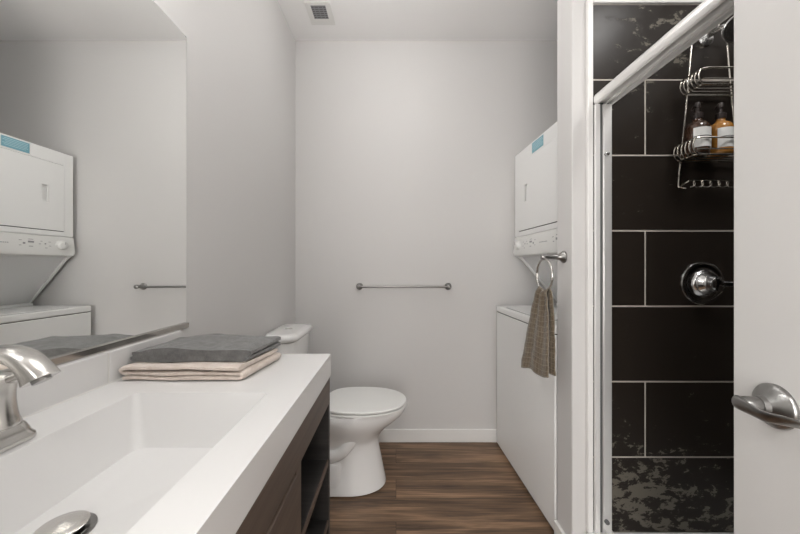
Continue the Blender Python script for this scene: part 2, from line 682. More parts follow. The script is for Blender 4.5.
def CT(name, bm, m, parent=None, **k):
    bm.transform(Matrix.Translation((0.44, -0.43, -ZU)))
    return obj(name, bm, m, parent or ctop, **k)


bm = NB()
rim = rrect(bx0, bx1, by0, by1, ZC, 0.012)
n = len(rim)
ri = [bm.verts.new(p) for p in rim]
co = [bm.verts.new(p) for p in ((XF, YV1, ZC), (XBK, YV1, ZC), (XBK, YV0, ZC), (XF, YV0, ZC))]
k = n // 4
for c in range(4):
    for i in range(k - 1):
        bm.faces.new((co[c], ri[c * k + i], ri[c * k + i + 1]))
    a, b_ = ri[c * k + k - 1], ri[(c * k + k) % n]
    bm.faces.new((co[c], a, b_, co[(c + 1) % 4]))
cl = [bm.verts.new((v.co.x, v.co.y, ZU)) for v in co]
for c in range(4):
    bm.faces.new((co[c], co[(c + 1) % 4], cl[(c + 1) % 4], cl[c]))
# underside with an opening for the basin
ru = [bm.verts.new((p[0] * 1.0, p[1], ZU)) for p in rrect(bx0 - 0.015, bx1 + 0.015, by0 - 0.015, by1 + 0.015, ZU, 0.012)]
for c in range(4):
    for i in range(k - 1):
        bm.faces.new((cl[c], ru[c * k + i], ru[c * k + i + 1]))
    bm.faces.new((cl[c], ru[c * k + k - 1], ru[(c * k + k) % n], cl[(c + 1) % 4]))
rings = []
for t in (0.12, 0.35, 0.6, 0.82, 0.93, 0.985):
    zz = ZC + (fz - ZC) * (t if t < 0.8 else (0.82 + (t - 0.82) * 0.9))
    q = t if t < 0.85 else t + (t - 0.85) * 0.6
    rings.append(rrect(bx0 + (fx0 - bx0) * q, bx1 + (fx1 - bx1) * q, by0 + (fy0 - by0) * q, by1 + (fy1 - by1) * q, zz, 0.012 + 0.012 * t))
rings.append(rrect(fx0 + 0.02, fx1 - 0.015, fy0 + 0.02, fy1 - 0.02, fz, 0.02))
prev = ri
for rg in rings:
    cur = [bm.verts.new(p) for p in rg]
    for i in range(n):
        j = (i + 1) % n
        bm.faces.new((prev[i], prev[j], cur[j], cur[i]))
    prev = cur
# gentle fall of the floor to the drain, with the hole
DX, DY, DZ = -0.472, 0.452, fz - 0.006
hole = []
for v in prev:
    d = Vector((v.co.x - DX, v.co.y - DY, 0)).normalized()
    hole.append(bm.verts.new((DX + d.x * 0.034, DY + d.y * 0.034, DZ)))
for i in range(n):
    j = (i + 1) % n
    bm.faces.new((prev[i], prev[j], hole[j], hole[i]))
h2 = [bm.verts.new((v.co.x, v.co.y, DZ - 0.03)) for v in hole]
for i in range(n):
    j = (i + 1) % n
    bm.faces.new((hole[i], hole[j], h2[j], h2[i]))
bm.faces.new(h2)
# outer shell of the bowl
prev = ru
for rg in (rrect(fx0 - 0.02, fx1 + 0.02, fy0 - 0.02, fy1 + 0.02, fz - 0.045, 0.03),):
    cur = [bm.verts.new(p) for p in rg]
    for i in range(n):
        j = (i + 1) % n
        bm.faces.new((prev[i], prev[j], cur[j], cur[i]))
    bm.faces.new(cur)
CT('slab', bm, QUARTZ, bevel=0.0022, seg=3, angle=28)
bm = NB()
box(bm, XBK, -0.668, 0.7465, YV1, ZC + 0.0005, 0.996)
CT('backsplash', bm, QUARTZ, bevel=0.0018)
CT('backsplash', B(XBK, -0.668, YV0, 0.7435, ZC + 0.0005, 0.996), QUARTZ, bevel=0.0018)
bm = NB()
box(bm, XBK, -0.6685, 0.7435, 0.7465, ZC + 0.0005, 0.9955)
tube(bm, [(-0.6675, YV0, ZC + 0.0008), (-0.6675, YV1, ZC + 0.0008)], 0.0016, 6)
CT('caulk_joint', bm, mat('caulk', (0.70, 0.69, 0.66), 0.6))

# drain: flange and domed stopper
dr = thing('sink_drain', 'round brushed metal pop-up drain stopper in the white sink basin', 'drain', (DX, DY, DZ))
bm = NB()
lathe(bm, [(0.0335, -0.028), (0.0335, 0.001), (0.037, 0.0015), (0.037, 0.0035), (0.030, 0.003), (0.024, -0.003), (0.022, -0.028)], n=40, cap=False)
obj('flange', bm, NICKELD, dr, smooth=True)
obj('well', lathe(NB(), [(0.0215, -0.027), (0.0215, -0.020)]), DARK, dr)
bm = NB()
lathe(bm, [(0.006, -0.02), (0.006, 0.008), (0.027, 0.009), (0.0290, 0.0105), (0.0295, 0.0120), (0.0275, 0.0132), (0.017, 0.0155), (0.006, 0.0174), (0.001, 0.0183)], n=48)
STOP = mat('spun_nickel', (0.66, 0.64, 0.61), 0.22, 1.0, aniso=0.85)
nt, N_, L_, b_ = nodes(STOP)
tg = N_.new('ShaderNodeTangent')
tg.direction_type = 'RADIAL'
tg.axis = 'Z'
L_.new(tg.outputs[0], b_.inputs['Tangent'])
obj('stopper', bm, STOP, dr, smooth=True)

# ------------------------------------------------------------ faucet
fa = thing('faucet', 'brushed nickel arched sink faucet behind the white basin below the mirror', 'faucet', (-0.604, 0.442, ZC + 0.001))
bm = NB()
rr = []
for ax, ay, z in ((0.033, 0.074, 0), (0.034, 0.075, 0.004), (0.0335, 0.074, 0.009), (0.030, 0.071, 0.013), (0.029, 0.070, 0.018), (0.026, 0.067, 0.026), (0.025, 0.066, 0.028)):
    rr.append(rrect(-ax, ax, -ay, ay, z, 0.016))
loft(bm, rr)
obj('base', bm, NICKEL, fa, smooth=True)
path = smooth_path([(0, 0, 0.026), (0.0, 0, 0.055), (0.001, 0, 0.090), (0.012, 0, 0.125), (0.036, 0, 0.147), (0.064, 0, 0.151), (0.090, 0, 0.143), (0.107, 0, 0.126), (0.114, 0, 0.115)], 6)
rings = []
m_ = len(path)
for i, p in enumerate(path):
    t = i / (m_ - 1)
    T = (path[min(i + 1, m_ - 1)] - path[max(i - 1, 0)]).normalized()
    side = Vector((0, 1, 0))
    nn = T.cross(side).normalized()
    hw = 0.024 - 0.008 * math.sin(min(t * 2.2, 1) * PI / 2) + 0.003 * t     # half width along y
    ht = 0.022 - 0.012 * min(t * 1.8, 1) + 0.011 * max(0, t - 0.75) * 4 * 0.6
    rings.append([p + side * (hw * sp(math.cos(a), 0.62)) + nn * (ht * sp(math.sin(a), 0.62)) for a in [2 * PI * k / 28 for k in range(28)]])
bm = NB()
loft(bm, rings)
sp_o = obj('spout', bm, NICKEL, fa, smooth=True)
e = path[-1]
d_ = (path[-1] - path[-2]).normalized()
bm = NB()
tube(bm, [e - d_ * 0.002, e + d_ * 0.0035], 0.0105, 20)
obj('aerator', bm, NICKELD, sp_o, smooth=True)
for s in (1, -1):
    bm = NB()
    lathe(bm, [(0.0245, 0.026), (0.0250, 0.032), (0.0225, 0.038), (0.0205, 0.050), (0.0190, 0.066), (0.0190, 0.078), (0.0200, 0.090), (0.0215, 0.096), (0.021, 0.102), (0.012, 0.107), (0.001, 0.108)], (0, 0.043 * s, 0), n=36)
    hd = obj('handle', bm, NICKEL, fa, smooth=True)
    bm = NB()
    rings = []
    for q, (x, z, w, h) in enumerate(((0.0, 0.094, 0.012, 0.008), (0.018, 0.099, 0.0125, 0.0075), (0.034, 0.106, 0.011, 0.006), (0.048, 0.113, 0.009, 0.004), (0.054, 0.1155, 0.006, 0.0025))):
        yy = 0.043 * s + 0.25 * x * s
        rings.append([(x, yy + w * sp(math.cos(a), 0.8), z + h * sp(math.sin(a), 0.8)) for a in [2 * PI * k / 20 for k in range(20)]])
    loft(bm, rings)
    obj('lever', bm, NICKEL, hd, smooth=True)


# ------------------------------------------------------------ folded towels
def sheet(path_fn, n_s, y0, y1, th, seed, amp, n_y=26, skew=0.0, wob=0.003):
    """folded cloth: centre line points (x,z) by path_fn(s), extruded along y with thickness th and soft noise"""
    pts = [Vector((*path_fn(i / n_s), 0)) for i in range(n_s + 1)]
    bm = NB()
    up, dn = [], []
    for j in range(n_y + 1):
        v = j / n_y
        y = y0 + (y1 - y0) * v
        A, Bq = [], []
        for i, p in enumerate(pts):
            t = (pts[min(i + 1, n_s)] - pts[max(i - 1, 0)]).normalized()
            nn = Vector((-t.y, t.x, 0))
            edge = min(v, 1 - v) * (n_y)
            sh = th * (0.55 + 0.45 * min(1, edge / 1.5)) * 0.5
            for lst, sg in ((A, 1), (Bq, -1)):
                q = p + nn * sh * sg
                P = Vector((q.x + skew * (y - y0), y, q.y))
                nz = noise.noise(P * 14 + Vector((seed, 0, 0))) * amp + noise.noise(P * 45 + Vector((0, seed, 0))) * amp * 0.35
                P.y += noise.noise(Vector((p.x * 9, p.y * 60, seed))) * wob * 3
                P.z += nz
                P.x += nz * 0.6
                lst.append(bm.verts.new(P))
        up.append(A)
        dn.append(Bq)
    for j in range(n_y):
        for i in range(n_s):
            bm.faces.new((up[j][i], up[j][i + 1], up[j + 1][i + 1], up[j + 1][i]))
            bm.faces.new((dn[j][i], dn[j + 1][i], dn[j + 1][i + 1], dn[j][i + 1]))
    for j in range(n_y):
        for i in (0, n_s):
            bm.faces.new((up[j][i], up[j + 1][i], dn[j + 1][i], dn[j][i]))
    for j in (0, n_y):
        for i in range(n_s):
            bm.faces.new((up[j][i], dn[j][i], dn[j][i + 1], up[j][i + 1]))
    return bm


def fold_path(x0, x1, zs):
    """serpentine: goes along x at each height of zs, turning with round ends"""
    pts = []
    K = 22
    for i, z in enumerate(zs):
        a, b = (x0, x1) if i % 2 == 0 else (x1, x0)
        for k in range(K + 1):
            pts.append(Vector((a + (b - a) * k / K, z)))
        if i + 1 < len(zs):
            zc, r = (z + zs[i + 1]) / 2, abs(zs[i + 1] - z) / 2
            sg = 1 if b == x1 else -1
            for k in range(1, 8):
                an = PI * k / 8
                pts.append(Vector((b + sg * r * math.sin(an) * 1.1, zc - math.copysign(r, zs[i + 1] - z) * math.cos(an))))

    def f(s):
        q = s * (len(pts) - 1)
        i = min(int(q), len(pts) - 2)
        p = pts[i].lerp(pts[i + 1], q - i)
        return (p.x, p.y)
    return f, len(pts) - 1


f1, n1 = fold_path(-0.648, -0.372, [ZC + 0.0065, ZC + 0.0165, ZC + 0.0300])
bm = sheet(f1, n1, 0.758, 0.942, 0.0105, 3.1, 0.0016, skew=0.14)
for v in bm.verts:
    v.co.z = max(v.co.z, ZC + 0.0012)
tag(obj('bath_towel', bm, BEIGET, smooth=True), 'folded beige towel on the white countertop beneath the grey towel', 'towel')
# grey towel: folded about its near edge, so the layers show at its right end
f2, n2 = fold_path(0.955, 0.790, [ZC + 0.0445, ZC + 0.0590])
bm = sheet(f2, n2, -0.652, -0.360, 0.0145, 8.7, 0.0022, n_y=44)
for v in bm.verts:
    x, y = v.co.y, v.co.x
    dy = y - 0.79
    rag = noise.noise(Vector((y * 14, v.co.z * 40, 2.0))) * 0.006
    v.co.x = x + (0.11 * dy if x > -0.5 else 0.05 * dy) + (rag if x > -0.42 else 0)
    v.co.y = y + noise.noise(Vector((x * 9, 0.3, 1.7))) * 0.008
    top = max(0, min(1, (v.co.z - ZC - 0.042) / 0.025))
    v.co.z += top * (0.006 * math.exp(-((x + 0.56) / 0.05) ** 2) + 0.003 * noise.noise(Vector((x * 16, y * 7, 4.2))) - 0.005 * math.exp(-((x + 0.635) / 0.02) ** 2))
    v.co.z = max(v.co.z, ZC + 0.0370)
tag(obj('bath_towel', bm, GREYT, smooth=True), 'folded dark grey terry towel lying on top of the beige towel', 'towel')

# ------------------------------------------------------------ toilet
YT = 1.79
toi = thing('toilet', 'white two-piece ceramic toilet against the left wall beyond the vanity', 'toilet', (-0.40, YT, 0))


def T(name, bm, m, parent=None, **k):
    bm.transform(Matrix.Translation((0.40, 0, 0)))
    return obj(name, bm, m, parent or toi, **k)


secs = [(-0.52, -0.058, 0.128, 0.001), (-0.52, -0.055, 0.138, 0.008), (-0.52, -0.058, 0.136, 0.020), (-0.51, -0.068, 0.118, 0.07), (-0.50, -0.082, 0.104, 0.14),
        (-0.49, -0.094, 0.098, 0.20), (-0.49, -0.098, 0.099, 0.235), (-0.49, -0.094, 0.108, 0.262), (-0.49, -0.072, 0.127, 0.295), (-0.49, -0.038, 0.148, 0.328), (-0.485, 0.002, 0.164, 0.358),
        (-0.48, 0.034, 0.173, 0.385), (-0.475, 0.048, 0.176, 0.405), (-0.475, 0.052, 0.177, 0.422), (-0.475, 0.050, 0.175, 0.428)]
rings = []
for xb, xfr, w, z in secs:
    c = -0.25
    rings.append(egg(c, xfr - c, c - xb, w, z, nb=3.4))
T('bowl', loft(NB(), rings), CERAMIC, smooth=True)
# rear foot and trapway relief
bm = NB()
loft(bm, [rrect(-0.60, -0.285, -0.128, 0.128, 0.001, 0.03), rrect(-0.60, -0.285, -0.128, 0.128, 0.14, 0.03), rrect(-0.595, -0.292, -0.120, 0.120, 0.160, 0.026), rrect(-0.57, -0.32, -0.095, 0.095, 0.166, 0.02)])
T('foot', bm, CERAMIC, smooth=True)
bm = NB()
for s in (-1, 1):
    tube(bm, smooth_path([(-0.20, 0.075 * s, 0.315), (-0.255, 0.088 * s, 0.25), (-0.30, 0.092 * s, 0.205), (-0.36, 0.092 * s, 0.195), (-0.42, 0.088 * s, 0.24), (-0.47, 0.08 * s, 0.32), (-0.50, 0.07 * s, 0.37)], 5), 0.034, 16)
T('trapway', bm, CERAMIC, smooth=True)
bm = NB()
loft(bm, [rrect(-0.655, -0.40, -0.10, 0.10, 0.165, 0.04), rrect(-0.655, -0.40, -0.115, 0.115, 0.30, 0.04), rrect(-0.66, -0.40, -0.155, 0.155, 0.40, 0.04), rrect(-0.66, -0.41, -0.155, 0.155, 0.43, 0.04)])
T('tank_platform', bm, CERAMIC, smooth=True)
# seat and lid


def egg_plate(x_front, w, z0, z1, r, xb=-0.395):
    c = -0.19
    rr = []
    for k in range(5):
        a = PI / 2 * k / 4
        rr.append(egg(c, x_front - c - r * (1 - math.sin(a)), c - xb - r * (1 - math.sin(a)), w - r * (1 - math.sin(a)), z0 + r * 0.4 * (1 - math.cos(a)), nb=3))
    for k in range(7):
        a = PI / 2 * k / 6
        rr.append(egg(c, x_front - c - r * (1 - math.cos(a)), c - xb - r * (1 - math.cos(a)), w - r * (1 - math.cos(a)), z1 - r * 0.8 * (1 - math.sin(a)), nb=3))
    rr.append(egg(c, (x_front - c) * 0.5, (c - xb) * 0.5, w * 0.5, z1 + 0.002, nb=3))
    return loft(NB(), rr)


T('seat', egg_plate(0.060, 0.180, 0.4305, 0.4425, 0.006), PLAST, smooth=True)
T('lid', egg_plate(0.058, 0.178, 0.4465, 0.460, 0.008), PLAST, smooth=True)
for s in (-1, 1):
    T('hinge', lathe(NB(), [(0.013, -0.03), (0.014, -0.02), (0.014, 0.02), (0.013, 0.03)], (-0.405, 0.07 * s, 0.448), 'y', 20), PLAST, smooth=True)
bm = NB()


def tank_ring(xf_, hw, z, bulge=0.02):
    """rounded plan with a bulging front"""
    base = rrect(-0.672, xf_, -hw, hw, z, 0.055, 8)
    out = []
    for x, y, zz in base:
        if x > -0.62:
            x += bulge * (1 - (y / hw) ** 2) * (x + 0.62) / (xf_ + 0.62)
        out.append((x, y, zz))
    return out


loft(bm, [tank_ring(-0.550, 0.165, 0.431), tank_ring(-0.542, 0.172, 0.50), tank_ring(-0.536, 0.178, 0.65), tank_ring(-0.531, 0.182, 0.806)])
T('tank', bm, CERAMIC, smooth=True)
bm = NB()
loft(bm, [tank_ring(-0.530, 0.178, 0.8065), tank_ring(-0.520, 0.186, 0.811), tank_ring(-0.513, 0.191, 0.820), tank_ring(-0.512, 0.192, 0.832), tank_ring(-0.515, 0.189, 0.841), tank_ring(-0.524, 0.182, 0.846), tank_ring(-0.55, 0.155, 0.848)])
lid = T('tank_lid', bm, CERAMIC, smooth=True)
T('flush_button', lathe(NB(), [(0.022, 0.847), (0.022, 0.851), (0.019, 0.852), (0.018, 0.8505), (0.002, 0.8505)], (-0.60, 0.0, 0), 'z', 28), CHROME, lid, smooth=True)

# ------------------------------------------------------------ stacked washer and dryer
lc = thing('laundry_center', 'white stacked washer and dryer unit in the niche beside the back wall', 'washer dryer', (0.675, 2.150, 0), math.radians(2.2))
WW, DP = 0.735, 0.655


def LB(u0, u1, v0, v1, z0, z1):
    """u = distance from the far edge towards the viewer, v = depth from the front"""
    return B(v0, v1, -u1, -u0, z0, z1)


def LA(name, bm, m, parent=None, **k):
    return obj(name, bm, m, parent or lc, **k)


LA('washer_cabinet', LB(0, WW, 0, DP, 0.018, 0.893), APPL, bevel=0.006, seg=3)
LA('base_kick', LB(0.01, WW - 0.01, 0.012, DP - 0.01, 0.0, 0.018), GREYD)
top = LA('washer_top', LB(0, WW, -0.002, DP, 0.896, 0.936), APPL, bevel=0.009, seg=4)
LA('seam', LB(0.004, WW - 0.004, 0.004, DP - 0.004, 0.8925, 0.8965), DARK)
LA('rear_ledge', LB(0.002, WW - 0.002, 0.405, DP - 0.002, 0.935, 0.952), APPL, top, bevel=0.004)
LA('lid', LB(0.13, WW - 0.13, 0.022, 0.36, 0.935, 0.9405), APPL, top, bevel=0.003)
LA('lid_gap', LB(0.126, WW - 0.126, 0.018, 0.364, 0.9355, 0.9365), DARK, top)
# sloping back panel between the two machines
bm = NB()
prof = [(0.145, 1.262), (0.170, 1.262), (0.425, 0.952), (DP, 0.952), (DP, 1.262)]
loft(bm, [[(x, -0.012, z) for x, z in prof], [(x, -(WW - 0.012), z) for x, z in prof]])
LA('support_panel', bm, APPL2, bevel=0.003)
bm = NB()
for u0 in (0.0, WW - 0.014):
    pr = [(0.140, 1.262), (0.170, 1.240), (0.418, 0.952), (0.448, 0.952), (0.190, 1.262)]
    bm = loft(NB(), [[(x, -u0, z) for x, z in pr], [(x, -u0 - 0.014, z) for x, z in pr]])
    LA('side_flange', bm, APPL, bevel=0.001)
DX0 = 0.130
LA('dryer_cabinet', LB(0, WW, DX0 + 0.004, DP, 1.262, 1.940), APPL, bevel=0.005, seg=3)
fr = NB()
u0, u1, z0, z1 = 0.058, WW - 0.058, 1.423, 1.858
xa, xb = DX0 - 0.004, DX0 + 0.006
box(fr, xa, xb, -u0, -0.002, 1.394, 1.937)
box(fr, xa, xb, -(WW - 0.002), -u1, 1.394, 1.937)
box(fr, xa, xb, -u1, -u0, 1.394, z0)
box(fr, xa, xb, -u1, -u0, z1, 1.937)
front = LA('front_panel', fr, APPL, bevel=0.001)
# dryer door with a recessed grip
bm = NB()
d0, d1, e0, e1 = u0 + 0.003, u1 - 0.003, z0 + 0.005, z1 - 0.0025
gu0, gu1, gz0, gz1 = 0.150, 0.185, 1.605, 1.705
us = [d0, gu0, gu1, d1]
zs = [e0, gz0, gz1, e1]
xf_ = DX0 - 0.006
for i in range(3):
    for j in range(3):
        if i == 1 and j == 1:
            continue
        bm.faces.new([bm.verts.new((xf_, -us[a], zs[b])) for a, b in ((i, j), (i + 1, j), (i + 1, j + 1), (i, j + 1))])
q = [(gu0, gz0), (gu1, gz0), (gu1, gz1), (gu0, gz1)]
for i in range(4):
    (a, b), (c, d) = q[i], q[(i + 1) % 4]
    bm.faces.new([bm.verts.new(p) for p in ((xf_, -a, b), (xf_, -c, d), (xf_ + 0.012, -c, d), (xf_ + 0.012, -a, b))])
bm.faces.new([bm.verts.new((xf_ + 0.012, -a, b)) for a, b in q])
q = [(d0, e0), (d1, e0), (d1, e1), (d0, e1)]
for i in range(4):
    (a, b), (c, d) = q[i], q[(i + 1) % 4]
    bm.faces.new([bm.verts.new(p) for p in ((xf_, -a, b), (xf_, -c, d), (xf_ + 0.010, -c, d), (xf_ + 0.010, -a, b))])
bmesh.ops.remove_doubles(bm, verts=bm.verts, dist=1e-5)
door = LA('dryer_door', bm, APPL, bevel=0.0015)
gap = NB()
for g4 in ((-u1 - 0.001, -u0 + 0.001, z0 - 0.001, z0 + 0.010), (-u1 - 0.001, -u0 + 0.001, z1 - 0.008, z1 + 0.001), (-u1 - 0.001, -u1 + 0.01, z0, z1), (-u0 - 0.01, -u0 + 0.001, z0, z1)):
    box(gap, DX0 + 0.0002, DX0 + 0.0035, *g4)
LA('door_gap', gap, DARK)
bm = NB()
box(bm, xf_ - 0.001, xf_ + 0.004, -gu0 - 0.008, -gu0 + 0.003, gz0 - 0.004, gz1 + 0.004)
box(bm, xf_ - 0.001, xf_ + 0.003, -gu1 - 0.003, -gu0 + 0.003, gz1, gz1 + 0.006)
LA('handle', bm, PLAST, door, bevel=0.001)
# control panel, slightly leaning forward
cp = NB()
pr = [(DX0 + 0.004, 1.392), (DX0 - 0.008, 1.388), (DX0 - 0.018, 1.290), (DX0 - 0.012, 1.268), (DX0 + 0.02, 1.258)]
loft(cp, [[(x, -0.001, z) for x, z in pr], [(x, -(WW - 0.001), z) for x, z in pr]])
panel = LA('control_panel', cp, PLAST, bevel=0.003)
tilt = math.atan2(0.010, 0.098)


def on_panel(bm, u, z, lift=0.0):
    """place a shape (made facing -x at the origin) on the panel face"""
    x = DX0 - 0.008 - 0.010 * (1.388 - z) / 0.098 - lift
    bm.transform(Matrix.Translation((x, -u, z)) @ Matrix.Rotation(-tilt, 4, 'Y'))
    return bm


for u in (0.085, WW - 0.085):
    bm = lathe(NB(), [(0.033, 0.0), (0.033, -0.004), (0.029, -0.007), (0.026, -0.009), (0.0245, -0.024), (0.021, -0.027), (0.001, -0.0275)], (0, 0, 0), 'x', 32)
    kn = LA('knob', on_panel(bm, u, 1.335), PLAST, panel, smooth=True)
    LA('knob_mark', on_panel(B(-0.0285, -0.0272, -0.0012, 0.0012, 0.004, 0.021), u, 1.335), GREYD, kn)
bm = NB()
random.seed(4)


def dash(u, z, w, h):
    t = B(-0.0012, 0.0, -w / 2, w / 2, -h / 2, h / 2)
    LA('printed_mark', on_panel(t, u, z), GREYD, panel)


for u, z, w, h in ((0.150, 1.350, .012, .003), (0.150, 1.325, .012, .003), (0.175, 1.338, .008, .008), (0.172, 1.312, .012, .003), (0.195, 1.352, .010, .003), (0.205, 1.335, .010, .004),
                   (0.250, 1.345, .030, .011), (0.250, 1.360, .026, .003), (0.252, 1.318, .020, .004), (0.285, 1.335, .012, .010), (0.302, 1.352, .014, .003), (0.305, 1.322, .012, .003),
                   (0.50, 1.350, .014, .003), (0.51, 1.326, .012, .004), (0.54, 1.338, .020, .012), (0.54, 1.358, .022, .003), (0.58, 1.350, .012, .003), (0.58, 1.322, .014, .003)):
    dash(u, z, w, h)
for i in range(9):
    dash(0.362 + i * 0.0098, 1.333, 0.0062, 0.0045)
# blue care label stuck above the door
st = LA('care_label', B(xa - 0.0008, xa, -0.385, -0.250, 1.868, 1.928), BLUE, front)
bm = NB()
for z, a, b_ in ((1.918, .258, .372), (1.909, .258, .378), (1.900, .262, .366), (1.891, .258, .378), (1.882, .270, .372)):
    box(bm, xa - 0.0014, xa - 0.0008, -b_, -a, z - 0.0016, z + 0.0016)
LA('printed_lines', bm, LBLUE, st)
LA('label_border', B(xa - 0.0005, xa, -0.392, -0.243, 1.862, 1.933), LAB, front)

# ------------------------------------------------------------ towel bar on the back wall
tb = thing('towel_bar', 'brushed metal towel bar mounted on the grey back wall above the toilet', 'towel bar', (0.05, YB, 1.062))
xl, xr_ = -0.298, 0.305
for x in (xl, xr_):
    bm = lathe(NB(), [(0.024, 0.0), (0.024, -0.006), (0.019, -0.010), (0.012, -0.018), (0.010, -0.045), (0.013, -0.052), (0.0145, -0.060), (0.013, -0.070), (0.004, -0.074)], (x, 0, 0), 'y', 28)
    obj('mounting_post', bm, NICKELD, tb, smooth=True)
bm = lathe(NB(), [(0.0075, xl), (0.0075, xr_)], (0, -0.060, 0), 'x', 16)
obj('bar', bm, NICKELD, tb, smooth=True)

# ------------------------------------------------------------ towel ring on the stub wall end
YR, ZR = 1.341, 1.236
tr = thing('towel_ring', 'chrome towel ring on the end of the stub wall beside the washer', 'towel ring', (0.704, YR, ZR))
bm = lathe(NB(), [(0.026, 0.0), (0.026, -0.005), (0.022, -0.009), (0.014, -0.018), (0.0105, -0.035), (0.0095, -0.065), (0.012, -0.074), (0.0125, -0.090), (0.010, -0.096), (0.002, -0.098)], (0, 0, 0), 'x', 28)
obj('mounting_post', bm, NICKELD, tr, smooth=True)
RR = 0.069
bm = NB()
tube(bm, [(-0.083, RR * math.sin(2 * PI * k / 48), -0.008 - RR + RR * math.cos(2 * PI * k / 48)) for k in range(48)], 0.0052, 12, closed=True)
obj('ring', bm, NICKEL, tr, smooth=True)

# hand towel through the ring: two hanging layers fanned out below
ht_top = ZR - 0.008 - 2 * RR


def hang(bm, side, zb, uvl, seed, spread):
    nu, nv = 36, 44
    g = []
    for j in range(nv + 1):
        v = j / nv
        row = []
        for i in range(nu + 1):
            u = i / nu * 2 - 1
            # gathered at the ring, opening downwards
            w = 0.042 + (spread - 0.042) * (1 - math.exp(-3.2 * v)) / (1 - math.exp(-3.2))
            y = YR + u * w + 0.010 * v
            fold = math.cos(u * 7.5 + seed) * (0.010 - 0.003 * v) + math.cos(u * 3.1 + seed * 2) * 0.007 * v
            x = 0.621 + side * (0.009 + 0.005 * v) + side * fold * 0.45 - 0.050 * v * (0.5 + 0.5 * u)
            if v < 0.06:      # over the ring
                a = v / 0.06
                x = 0.621 + (x - 0.621) * math.sin(a * PI / 2)
            zt = ht_top + 0.012 + RR * (1 - math.sqrt(max(0.0, 1 - (u * 0.040 / RR) ** 2))) - 0.004
            z = zt + (zb - zt) * v + 0.006 * math.sin(u * 4 + seed) * v
            P = Vector((x, y, z))
            P.x += noise.noise(P * 30 + Vector((seed, 0, 0))) * 0.003
            row.append(bm.verts.new(P))
        g.append(row)
    uv = bm.loops.layers.uv.verify()
    for j in range(nv):
        for i in range(nu):
            f = bm.faces.new((g[j][i], g[j][i + 1], g[j + 1][i + 1], g[j + 1][i]))
            for l, (a, b) in zip(f.loops, ((i, j), (i + 1, j), (i + 1, j + 1), (i, j + 1))):
                l[uv].uv = (a / nu * 0.26, b / nv * 0.34)
    return g


bm = NB()
hang(bm, -1, 0.752, 0, 0.6, 0.078)
hang(bm, 1, 0.765, 0, 2.4, 0.074)
ho = obj('hand_towel', bm, CHECK, smooth=True)
md = ho.modifiers.new('solid', 'SOLIDIFY')
md.thickness = 0.006
md.offset = 0
tag(ho, 'brown checked hand towel hanging from the towel ring', 'towel')

# ------------------------------------------------------------ shower: pan, frame, glass
pan = thing('shower_pan', 'white shower base with raised curb at the foot of the dark tiles', 'shower base', (1.2, 0.5, 0))
bm = NB()
X0, X1, Y0, Y1 = 0.752, XR - 0.001, YF + 0.001, 1.268
o_ = [(X0, Y0), (X1, Y0), (X1, Y1), (X0, Y1)]
i_ = [(X0 + 0.10, Y0 + 0.03), (X1 - 0.03, Y0 + 0.03), (X1 - 0.03, Y1 - 0.03), (X0 + 0.10, Y1 - 0.03)]
i2 = [(X0 + 0.12, Y0 + 0.05), (X1 - 0.05, Y0 + 0.05), (X1 - 0.05, Y1 - 0.05), (X0 + 0.12, Y1 - 0.05)]
loft(bm, [[(x, y, 0) for x, y in o_], [(x, y, 0.143) for x, y in o_], [(x, y, 0.143) for x, y in i_], [(x, y, 0.045) for x, y in i2]])
bm.transform(Matrix.Translation((-1.2, -0.5, 0)))
obj('basin', bm, PAN, pan, bevel=0.006, seg=3)
bm = lathe(NB(), [(0.045, 0.046), (0.045, 0.049), (0.038, 0.050), (0.002, 0.050)], (0.02, 0.0, 0), 'z', 28)
obj('drain_grate', bm, CHROME, pan, smooth=True)

enc = thing('shower_enclosure', 'pale metal framed sliding shower enclosure with header rail beside the dark tiles', 'shower door', (0.82, 0.52, 0.143))


def EN(name, bm, m, parent=None, **k):
    bm.transform(Matrix.Translation((-0.82, -0.52, -0.143)))
    return obj(name, bm, m, parent or enc, **k)


YE0, YE1 = YF + 0.012, 1.262
# header: extrusion with rounded outer face and two hanging channels
pr = [(0.782, 1.836), (0.779, 1.845), (0.779, 1.862), (0.784, 1.872), (0.795, 1.877), (0.839, 1.877), (0.844, 1.870), (0.844, 1.826), (0.839, 1.826), (0.839, 1.840), (0.822, 1.840), (0.822, 1.830), (0.818, 1.830), (0.818, 1.840), (0.790, 1.840), (0.790, 1.832)]
bm = loft(NB(), [[(x, YE0, z) for x, z in pr], [(x, YE1, z) for x, z in pr]])
EN('header_rail', bm, ALU, bevel=0.0015)
bm = B(0.781, 0.800, YE1 - 0.010, YE1 + 0.004, 0.148, 1.834)
EN('wall_jamb', bm, ALUW, bevel=0.002)
bm = B(0.800, 0.812, YE1 - 0.003, YE1 + 0.002, 0.148, 1.834)
EN('jamb_channel', bm, RUB)
bm = B(0.812, 0.846, YE1 - 0.010, YE1 + 0.004, 0.148, 1.834)
EN('inner_jamb', bm, ALU, bevel=0.003)
EN('inner_jamb', B(0.80, 0.846, YE0 + 0.002, YE0 + 0.014, 0.148, 1.834), ALU, bevel=0.003)
pr = [(0.778, 0.1435), (0.778, 0.158), (0.786, 0.160), (0.790, 0.150), (0.812, 0.150), (0.814, 0.166), (0.819, 0.166), (0.821, 0.150), (0.846, 0.150), (0.850, 0.158), (0.856, 0.1435)]
bm = loft(NB(), [[(x, YE0, z) for x, z in pr], [(x, YE1, z) for x, z in pr]])
EN('sill_track', bm, ALU, bevel=0.001)
for z in (1.634, 0.20):
    bm = lathe(NB(), [(0.008, 0), (0.008, -0.010), (0.006, -0.013), (0.001, -0.014)], (0.822, YE1 - 0.010, z), 'y', 16)
    bm2 = bm
    EN('bumper', bm2, RUB if z < 1 else CHROME, smooth=True)
